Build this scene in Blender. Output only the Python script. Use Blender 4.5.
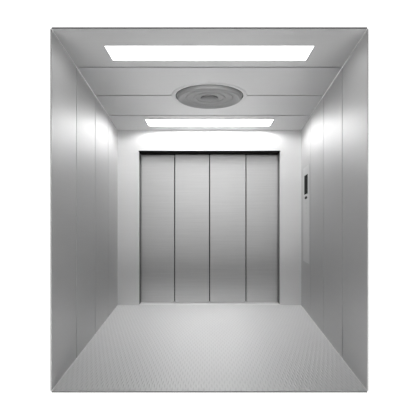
import bpy, bmesh, math
from mathutils import Vector

for o in list(bpy.data.objects):
    bpy.data.objects.remove(o)
S = bpy.context.scene
COL = S.collection

# ------------------------------------------------------------------ camera
CAM_H = 1.057
cd = bpy.data.cameras.new('camera')
cam = bpy.data.objects.new('camera', cd); COL.objects.link(cam)
cam.location = (0, 0, CAM_H); cam.rotation_euler = (math.pi/2, 0, 0)
cd.sensor_width = 36; cd.lens = 36*390/420
cd.shift_x = 0.0014; cd.shift_y = 14.6/420
cd.clip_start = 0.01
S.camera = cam

# ------------------------------------------------------------------ world: white studio behind the car, invented landing-side brightness bands for reflections and fill
W = bpy.data.worlds.new('studio'); S.world = W; W.use_nodes = True
nt = W.node_tree; nt.nodes.clear()
def wn(t): return nt.nodes.new(t)
out = wn('ShaderNodeOutputWorld'); bg = wn('ShaderNodeBackground')
tc = wn('ShaderNodeTexCoord'); sp = wn('ShaderNodeSeparateXYZ')
nt.links.new(tc.outputs['Generated'], sp.inputs[0])
front = wn('ShaderNodeMapRange'); front.inputs['From Min'].default_value = 0.10; front.inputs['From Max'].default_value = 0.45
front.interpolation_type = 'SMOOTHSTEP'
nt.links.new(sp.outputs['Y'], front.inputs['Value'])
vr = wn('ShaderNodeValToRGB')
zr = wn('ShaderNodeMapRange'); zr.inputs['From Min'].default_value = -1; zr.inputs['From Max'].default_value = 1
nt.links.new(sp.outputs['Z'], zr.inputs['Value']); nt.links.new(zr.outputs[0], vr.inputs[0])
WORLD_STOPS = [(0.0, .05), (0.18, .10), (0.29, .9), (0.37, 1.8), (0.41, .4), (0.44, .04), (0.455, .05), (0.50, .38), (0.535, 1.05), (0.57, 1.15), (0.62, .3), (0.70, .05), (1.0, .05)]
e = vr.color_ramp.elements
e[0].position, e[1].position = WORLD_STOPS[0][0], WORLD_STOPS[-1][0]
for p_, v_ in WORLD_STOPS[1:-1]: e.new(p_)
for el, (p_, v_) in zip(sorted(e, key=lambda q: q.position), WORLD_STOPS): el.color = (v_, v_, v_, 1)
mx = wn('ShaderNodeMix'); mx.data_type = 'RGBA'
nt.links.new(front.outputs[0], mx.inputs['Factor'])
nt.links.new(vr.outputs[0], mx.inputs['A']); mx.inputs['B'].default_value = (1.02, 1.02, 1.02, 1)
nt.links.new(mx.outputs['Result'], bg.inputs['Color']); bg.inputs['Strength'].default_value = 1.0
nt.links.new(bg.outputs[0], out.inputs[0])

LAMP = 10.0; LAMP_NEAR = 1.6
vs = S.view_settings
S.display_settings.display_device = 'sRGB'
vs.view_transform = 'Standard'; vs.look = 'None'; vs.exposure = 0.95; vs.gamma = 1; vs.use_curve_mapping = False
S.cycles.max_bounces = 12; S.cycles.diffuse_bounces = 8; S.cycles.glossy_bounces = 8
S.cycles.use_denoising = True
S.cycles.sample_clamp_indirect = 8

# ------------------------------------------------------------------ geometry constants
YF, YB = 2.476, 5.12            # open front of the car, front wall with the doors
HC = 2.30                       # ceiling height
F = 390.0; PX, PY = 209.4, 224.6
def hw(y): return .8143 + .0762*y       # half width of the car
def wx(px, y): return (px-PX)*y/F       # pixel column -> x at depth y
def wz(py, y): return CAM_H + (PY-py)*y/F
SEAMS = [3.080, 3.760, 4.440]

# ------------------------------------------------------------------ materials
def mat(name, base, rough, metal, brush=None, bump=0.0, spec=.5, var=.0, tang=None, aniso=.85):
    m = bpy.data.materials.new(name); m.use_nodes = True
    t = m.node_tree; b = t.nodes['Principled BSDF']
    b.inputs['Base Color'].default_value = (base, base, base, 1)
    b.inputs['Roughness'].default_value = rough; b.inputs['Metallic'].default_value = metal
    b.inputs['Specular IOR Level'].default_value = spec
    if tang:        # vertically ground sheet: highlights spread sideways
        b.inputs['Anisotropic'].default_value = aniso
        tg = t.nodes.new('ShaderNodeCombineXYZ')
        for k in range(3): tg.inputs[k].default_value = tang[k]
        t.links.new(tg.outputs[0], b.inputs['Tangent'])
    if brush:
        c = t.nodes.new('ShaderNodeTexCoord'); mp = t.nodes.new('ShaderNodeMapping')
        mp.inputs['Scale'].default_value = brush
        t.links.new(c.outputs['Object'], mp.inputs[0])
        n = t.nodes.new('ShaderNodeTexNoise'); n.inputs['Scale'].default_value = 1; n.inputs['Detail'].default_value = 4
        t.links.new(mp.outputs[0], n.inputs['Vector'])
        r = t.nodes.new('ShaderNodeMapRange')
        r.inputs['From Min'].default_value = .3; r.inputs['From Max'].default_value = .7
        r.inputs['To Min'].default_value = rough-.02; r.inputs['To Max'].default_value = rough+.02
        t.links.new(n.outputs[0], r.inputs['Value']); t.links.new(r.outputs[0], b.inputs['Roughness'])
        if var:
            q = t.nodes.new('ShaderNodeMapRange')
            q.inputs['From Min'].default_value = .3; q.inputs['From Max'].default_value = .7
            q.inputs['To Min'].default_value = base-var; q.inputs['To Max'].default_value = base+var
            cb = t.nodes.new('ShaderNodeCombineColor')
            t.links.new(n.outputs[0], q.inputs['Value'])
            for k in range(3): t.links.new(q.outputs[0], cb.inputs[k])
            t.links.new(cb.outputs[0], b.inputs['Base Color'])
        if bump:
            bp = t.nodes.new('ShaderNodeBump'); bp.inputs['Strength'].default_value = bump; bp.inputs['Distance'].default_value = .001
            t.links.new(n.outputs[0], bp.inputs['Height']); t.links.new(bp.outputs[0], b.inputs['Normal'])
    return m
STEEL = mat('brushed_steel', .50, .53, 1, (2, 2, 160), .03, var=.012, tang=(.0, 1, 0), aniso=.6)
SATIN = mat('satin_front_steel', .78, .44, .68, (2, 2, 160), .03, var=.01, tang=(1, 0, 0))
DOOR = mat('brushed_steel_door', .61, .36, 1, (2, 2, 160), .03, var=.025, tang=(1, 0, 0))
CEIL = mat('satin_ceiling_steel', .96, .55, .95, (2, 160, 2), .0, var=.01, tang=(0, 1, 0), aniso=.95)
SEAM = mat('dark_joint', .04, .6, .0)
BLACK = mat('black_track', .008, .8, 0, spec=.05)
JAMB = mat('dark_jamb_steel', .20, .5, .8)
SILL = mat('aluminium_sill', .85, .5, .2)
VENT = mat('vent_steel', .50, .45, .3)
VENTD = mat('vent_slot', .3, .4, .6)
PLATE = mat('panel_steel', .56, .36, .85, (260, 260, 3), .05)
GLASS = mat('display_glass', .006, .6, 0, spec=.03)
BTN = mat('button_dark', .03, .7, 0, spec=.05)
BTNL = mat('button_steel', .5, .3, .9)
FRAME = mat('white_lamp_frame', .8, .4, 0)
SHELL = mat('grey_outer_sheet', .5, .5, .5)

FLOOR = bpy.data.materials.new('embossed_floor'); FLOOR.use_nodes = True
t = FLOOR.node_tree; b = t.nodes['Principled BSDF']
b.inputs['Metallic'].default_value = .42; b.inputs['Roughness'].default_value = .52
b.inputs['Anisotropic'].default_value = .65
tg = t.nodes.new('ShaderNodeCombineXYZ'); tg.inputs[1].default_value = 1
t.links.new(tg.outputs[0], b.inputs['Tangent'])
c = t.nodes.new('ShaderNodeTexCoord')
def math_(op, a, b_=None):
    n = t.nodes.new('ShaderNodeMath'); n.operation = op
    for i, v in enumerate((a, b_)):
        if v is None: continue
        if isinstance(v, (int, float)): n.inputs[i].default_value = v
        else: t.links.new(v, n.inputs[i])
    return n.outputs[0]
s = t.nodes.new('ShaderNodeSeparateXYZ'); t.links.new(c.outputs['Object'], s.inputs[0])
def lozenge(ox, oy, sgn):
    P = .034
    u = math_('SUBTRACT', math_('FRACT', math_('ADD', math_('DIVIDE', s.outputs[0], P), ox)), .5)
    v = math_('SUBTRACT', math_('FRACT', math_('ADD', math_('DIVIDE', s.outputs[1], P*3.2), oy)), .5)
    a = math_('ADD', u, math_('MULTIPLY', v, .22*sgn))
    d = math_('ADD', math_('POWER', math_('MULTIPLY', math_('ABSOLUTE', a), 6.5), 2.0), math_('POWER', math_('MULTIPLY', math_('ABSOLUTE', v), 2.6), 2.0))
    return math_('MAXIMUM', math_('SUBTRACT', 1.0, d), 0.0)
loz = math_('MAXIMUM', lozenge(0, 0, 1), lozenge(.5, .5, -1))
bp = t.nodes.new('ShaderNodeBump'); bp.inputs['Strength'].default_value = .6; bp.inputs['Distance'].default_value = .002
t.links.new(loz, bp.inputs['Height']); t.links.new(bp.outputs[0], b.inputs['Normal'])
n = t.nodes.new('ShaderNodeTexNoise'); n.inputs['Scale'].default_value = 60; t.links.new(c.outputs['Object'], n.inputs['Vector'])
val = math_('ADD', math_('ADD', .68, math_('MULTIPLY', n.outputs[0], .05)), math_('MULTIPLY', loz, -.08))
cb = t.nodes.new('ShaderNodeCombineColor')
for k in range(3): t.links.new(val, cb.inputs[k])
t.links.new(cb.outputs[0], b.inputs['Base Color'])

def emitter(name, strength):
    EMIT = bpy.data.materials.new(name); EMIT.use_nodes = True
    b = EMIT.node_tree.nodes['Principled BSDF']
    b.inputs['Base Color'].default_value = (.9, .9, .9, 1); b.inputs['Roughness'].default_value = .5
    b.inputs['Emission Color'].default_value = (1, 1, 1, 1); b.inputs['Emission Strength'].default_value = strength
    return EMIT
EMIT_NEAR = emitter('near_lamp_diffuser', LAMP_NEAR); EMIT_FAR = emitter('far_lamp_diffuser', LAMP)

# ------------------------------------------------------------------ helpers
def prism(bm, pts, d, bevel=0):
    """closed solid: polygon pts (3-D) extruded by vector d"""
    d = Vector(d)
    a = [bm.verts.new(p) for p in pts]; b_ = [bm.verts.new(Vector(p)+d) for p in pts]
    fs = [bm.faces.new(a), bm.faces.new(b_[::-1])]
    k = len(a)
    for i in range(k): fs.append(bm.faces.new((a[i], b_[i], b_[(i+1) % k], a[(i+1) % k])))
    bmesh.ops.recalc_face_normals(bm, faces=fs)
    if bevel:
        es = list({e_ for f_ in fs for e_ in f_.edges})
        bmesh.ops.bevel(bm, geom=es, offset=bevel, segments=2, affect='EDGES', profile=.5)
def box(bm, x0, x1, y0, y1, z0, z1, bevel=0):
    prism(bm, [(x0, y0, z0), (x1, y0, z0), (x1, y1, z0), (x0, y1, z0)], (0, 0, z1-z0), bevel)
def lathe(bm, prof, n_=64, cen=(0, 0, 0)):
    """closed profile of (r, z) turned about Z"""
    cen = Vector(cen); rings = []
    for r_, z_ in prof:
        if r_ < 1e-6: rings.append([bm.verts.new(cen+Vector((0, 0, z_)))])
        else: rings.append([bm.verts.new(cen+Vector((r_*math.cos(2*math.pi*i/n_), r_*math.sin(2*math.pi*i/n_), z_))) for i in range(n_)])
    fs = []
    for A, B in zip(rings, rings[1:]+rings[:1]):
        if len(A) == 1 and len(B) == 1: continue
        for i in range(n_):
            j = (i+1) % n_
            if len(A) == 1: fs.append(bm.faces.new((A[0], B[i], B[j])))
            elif len(B) == 1: fs.append(bm.faces.new((A[i], B[0], A[j])))
            else: fs.append(bm.faces.new((A[i], B[i], B[j], A[j])))
    bmesh.ops.recalc_face_normals(bm, faces=fs)
def obj(name, bm, m, parent=None, smooth=False, **props):
    me = bpy.data.meshes.new(name); bm.to_mesh(me); bm.free(); me.materials.append(m)
    if smooth:
        for p in me.polygons: p.use_smooth = True
        me.set_sharp_from_angle(angle=math.radians(35))
    o = bpy.data.objects.new(name, me); COL.objects.link(o)
    if parent:
        o.parent = parent
        o.location = -parent.location if parent.type == 'EMPTY' else (0, 0, 0)
        if 'loc' in props: o.location = props.pop('loc')
    for k, v in props.items(): o[k] = v
    return o
def thing(name, label, cat, loc, **props):
    o = bpy.data.objects.new(name, None); COL.objects.link(o); o.location = loc
    o.empty_display_size = .1
    o['label'] = label; o['category'] = cat
    for k, v in props.items(): o[k] = v
    bpy.context.view_layer.update()
    return o
B = bmesh.new

# ------------------------------------------------------------------ floor
bm = B(); T = .010
prism(bm, [(-hw(YF), YF, 0), (hw(YF), YF, 0), (hw(YB), YB, 0), (-hw(YB), YB, 0)], (0, 0, -T))
obj('floor', bm, FLOOR, kind='structure', category='floor', label='grey embossed metal floor of the elevator car')

bm = B(); box(bm, -hw(YF), hw(YF), YF-.002, YF, -T, 0)  # added dark plate: shade on the floor's front lip, put in as colour
obj('floor_edge_shade', bm, JAMB, kind='structure', category='trim', label='thin dark plate added to shade the front edge of the floor')
bm = B(); box(bm, -hw(YF), hw(YF), YF-.002, YF, HC, HC+.010)  # likewise added, darkens the ceiling sheet's edge where the world lights it
obj('ceiling_edge_shade', bm, JAMB, kind='structure', category='trim', label='thin dark plate added to shade the front edge of the ceiling')

# ------------------------------------------------------------------ side walls: backing sheet + four upright panels
G = .014            # open joint between panels
def side_wall(sgn, side):
    bm = B(); ys = [YF, YB]
    n_ = Vector((sgn, -.0762, 0)).normalized()      # outward
    P = lambda y, off: Vector((sgn*hw(y), y, 0)) + n_*off
    def slab(bm, y0, y1, o0, o1, bev=0):
        pts = [P(y0, o0), P(y1, o0), P(y1, o1), P(y0, o1)]
        prism(bm, pts, (0, 0, HC), bev)
    slab(bm, YF, YB, .006, .008)
    w = obj('wall_'+side, bm, SEAM, kind='structure', category='wall',
            label=f'brushed steel {side} side wall of the elevator car, made of four upright panels')
    edges = [YF] + SEAMS + [YB]
    for i in range(4):
        bm = B()
        slab(bm, edges[i]+(G/2 if i else 0), edges[i+1]-(G/2 if i < 3 else 0), 0, .006, .0015)
        obj('wall_panel', bm, STEEL, w)
    return w
side_wall(-1, 'left'); side_wall(1, 'right')

# ------------------------------------------------------------------ ceiling: backing + four strips, holes for lamps
L1 = (2.705, 2.965, .738)       # y0, y1, half length
L2 = (4.610, 4.915, .765)
def trap(y0, y1, in0=0): return [(-hw(y0), y0, HC), (hw(y0), y0, HC), (hw(y1), y1, HC), (-hw(y1), y1, HC)]
bm = B()
for y0, y1 in ((YF, L1[0]-.02), (L1[1]+.02, L2[0]-.02), (L2[1]+.02, YB)):
    prism(bm, [(p[0], p[1], HC+.007) for p in trap(y0, y1)], (0, 0, .003))
ceiling = obj('ceiling', bm, SEAM, kind='structure', category='ceiling',
              label='satin steel elevator ceiling in four crosswise panels')
GC = .016
edges = [YF] + SEAMS + [YB]
for i in range(4):
    y0 = edges[i]+(GC/2 if i else 0); y1 = edges[i+1]-(GC/2 if i < 3 else 0)
    bm = B()
    lamp = L1 if i == 0 else (L2 if i == 3 else None)
    up = (0, 0, .007)
    if lamp is None:
        prism(bm, trap(y0, y1), up, .0015)
    else:
        a0, a1, h = lamp
        prism(bm, trap(y0, a0), up); prism(bm, trap(a1, y1), up)
        prism(bm, [(-hw(a0), a0, HC), (-h, a0, HC), (-h, a1, HC), (-hw(a1), a1, HC)], up)
        prism(bm, [(hw(a0), a0, HC), (h, a0, HC), (h, a1, HC), (hw(a1), a1, HC)], up)
    obj('ceiling_panel', bm, CEIL, ceiling)

# ------------------------------------------------------------------ lamps
def lamp(spec, label, EMIT):
    y0, y1, h = spec
    t_ = thing('ceiling_light', label, 'ceiling light', (0, (y0+y1)/2, HC), group='recessed strip lights in the elevator ceiling')
    bm = B()
    fr = .008
    box(bm, -h, h, y0, y0+fr, HC-.001, HC+.03); box(bm, -h, h, y1-fr, y1, HC-.001, HC+.03)
    box(bm, -h, -h+fr, y0+fr, y1-fr, HC-.001, HC+.03); box(bm, h-fr, h, y0+fr, y1-fr, HC-.001, HC+.03)
    obj('frame', bm, FRAME, t_)
    bm = B(); box(bm, -h+fr, h-fr, y0+fr, y1-fr, HC+.004, HC+.010)
    obj('diffuser', bm, EMIT, t_)
lamp(L1, 'long white strip light in the ceiling nearest the open front', EMIT_NEAR)
lamp(L2, 'shorter-looking white strip light in the ceiling just above the doors', EMIT_FAR)

# ------------------------------------------------------------------ round ceiling vent
VY = 3.775
v = thing('ceiling_vent', 'round grey dished fan vent in the middle of the ceiling', 'ceiling vent', (0, VY, HC))
bm = B(); lathe(bm, [(.326, 0), (.330, -.006), (.350, -.009), (.362, -.004), (.364, 0)], 96, (0, VY, HC)); obj('rim', bm, CEIL, v, True, label='pale outer ring')
bm = B(); lathe(bm, [(0, 0), (.312, 0), (.314, -.014), (.306, -.030), (.292, -.036), (.276, -.032), (.262, -.022), (0, -.016)], 96, (0, VY, HC)); obj('dish', bm, VENT, v, True)
bm = B(); lathe(bm, [(.318, .0), (.324, 0), (.324, -.004), (.318, -.004)], 96, (0, VY, HC)); obj('gap_ring', bm, SEAM, v, True, label='dark joint around the dish')
for r_ in (.215, .140):
    bm = B(); lathe(bm, [(r_-.020, -.014), (r_-.010, -.024), (r_+.010, -.025), (r_+.020, -.015)], 96, (0, VY, HC)); obj('ring', bm, VENT, v, True)
bm = B(); lathe(bm, [(0, -.014), (.085, -.014), (.085, -.022), (.076, -.027), (0, -.028)], 64, (0, VY, HC)); cap = obj('hub', bm, VENTD, v, True, label='small dark centre disc')

# ------------------------------------------------------------------ door wall: header + two jamb columns
xl, xr = wx(138.6, YB), wx(280.3, YB); zt = wz(150.6, YB)
RD = .16
bm = B(); W_ = hw(YB)
prism(bm, [(-W_, YB, 0), (xl, YB, 0), (xl, YB, zt), (xr, YB, zt), (xr, YB, 0), (W_, YB, 0), (W_, YB, HC), (-W_, YB, HC)], (0, .05, 0))
obj('wall_front', bm, SATIN, kind='structure', category='wall', label='pale satin steel surround framing the elevator doors')
# reveals
bm = B(); box(bm, xl-.02, xl, YB+.05, YB+RD+.12, 0, zt); obj('trim_1', bm, JAMB, kind='structure', category='door jamb', label='dark jamb along the left edge of the doorway')
bm = B(); box(bm, xr, xr+.02, YB+.05, YB+RD+.12, 0, zt); obj('trim_2', bm, JAMB, kind='structure', category='door jamb', label='dark jamb along the right edge of the doorway')
tr = thing('trim_3', 'black door track along the top of the doorway', 'door track', (0, YB+.05, zt), kind='structure')
bm = B(); box(bm, xl-.02, xr+.02, YB+.05, YB+RD+.12, zt, zt+.02); obj('track_cover', bm, BLACK, tr)
bm = B(); box(bm, xl, xr, YB+.004, YB+.05, zt-.012, zt-.0005); box(bm, xl, xr, YB+.05, YB+RD-.01, zt-.018, zt-.0005); obj('track_rail', bm, BLACK, tr)
bm = B(); box(bm, xl-.02, xr+.02, YB+RD+.10, YB+RD+.12, -.01, zt+.02); obj('wall_back', bm, BLACK, kind='structure', category='wall', label='dark shaft wall seen in the joints between the door leaves')
# sill with grooves
sl = bmesh.new()
box(sl, xl-.02, xr+.02, YB, YB+RD+.10, -.014, -.004)
for y0, y1 in ((0, .030), (.036, .060), (.066, .095), (.103, .125), (.150, .172), (.200, .26)):
    box(sl, xl, xr, YB+y0, YB+y1, -.004, 0, .001)
obj('trim_4', sl, SILL, kind='structure', category='door sill', label='pale grooved metal sill along the foot of the doors')

# ------------------------------------------------------------------ four door leaves
JX = [wx(p, YB+RD) for p in (174.6, 209.6, 246.0)]
DE = [xl+.004, JX[0], JX[1], JX[2], xr-.004]
dl = ['outermost left steel door leaf beside the left jamb', 'steel door leaf just left of the centre joint',
      'steel door leaf just right of the centre joint', 'outermost right steel door leaf beside the right jamb']
for i in range(4):
    outer = i in (0, 3)
    y = YB+RD+(.012 if outer else 0)
    x0, x1 = DE[i]+(.006 if i else 0), DE[i+1]-(.006 if i < 3 else 0)
    bm = B(); box(bm, x0, x1, y, y+.034, .004, zt-.022, .003)
    obj('door_%d' % (i+1), bm, DOOR, kind='structure', category='elevator door', label=dl[i])

# ------------------------------------------------------------------ control panel on the right wall
def rw(y, off): # point on right wall, off metres into the car
    n_ = Vector((-1, .0762, 0)).normalized()
    return Vector((hw(y), y, 0)) + n_*off
def rslab(bm, y0, y1, z0, z1, o0, o1, bev=0):
    pts = [rw(y0, o0), rw(y1, o0), rw(y1, o1), rw(y0, o1)]
    prism(bm, [(p.x, p.y, z0) for p in pts], (0, 0, z1-z0), bev)
yc = 4.70; c0 = rw(yc, 0)
cp = thing('control_panel', 'tall narrow steel control panel with black display on the right wall', 'control panel', (c0.x, c0.y, .6))
bm = B(); rslab(bm, 4.50, 4.92, .60, 1.76, 0, .006, .002); obj('faceplate', bm, PLATE, cp)
bm = B(); rslab(bm, 4.60, 4.82, 1.425, 1.655, .006, .009, .001); obj('display', bm, GLASS, cp, label='black display window')
def knob(y, z, ry, rz_, m, name, dep=.004, **k):
    bm = B(); n_ = Vector((-1, .0762, 0)).normalized(); u = Vector((.0762, 1, 0)).normalized(); c_ = rw(y, .006)+Vector((0, 0, z))
    pts = [c_+u*(ry*math.cos(a*math.pi/16))+Vector((0, 0, rz_*math.sin(a*math.pi/16))) for a in range(32)]
    prism(bm, pts, n_*dep, .0008); obj(name, bm, m, cp, **k)
knob(4.71, 1.382, .085, .017, BTN, 'button', label='dark oval button under the display')
for z in (1.315, 1.255, 1.195): knob(4.71, z, .05, .012, BTNL, 'button', .002)
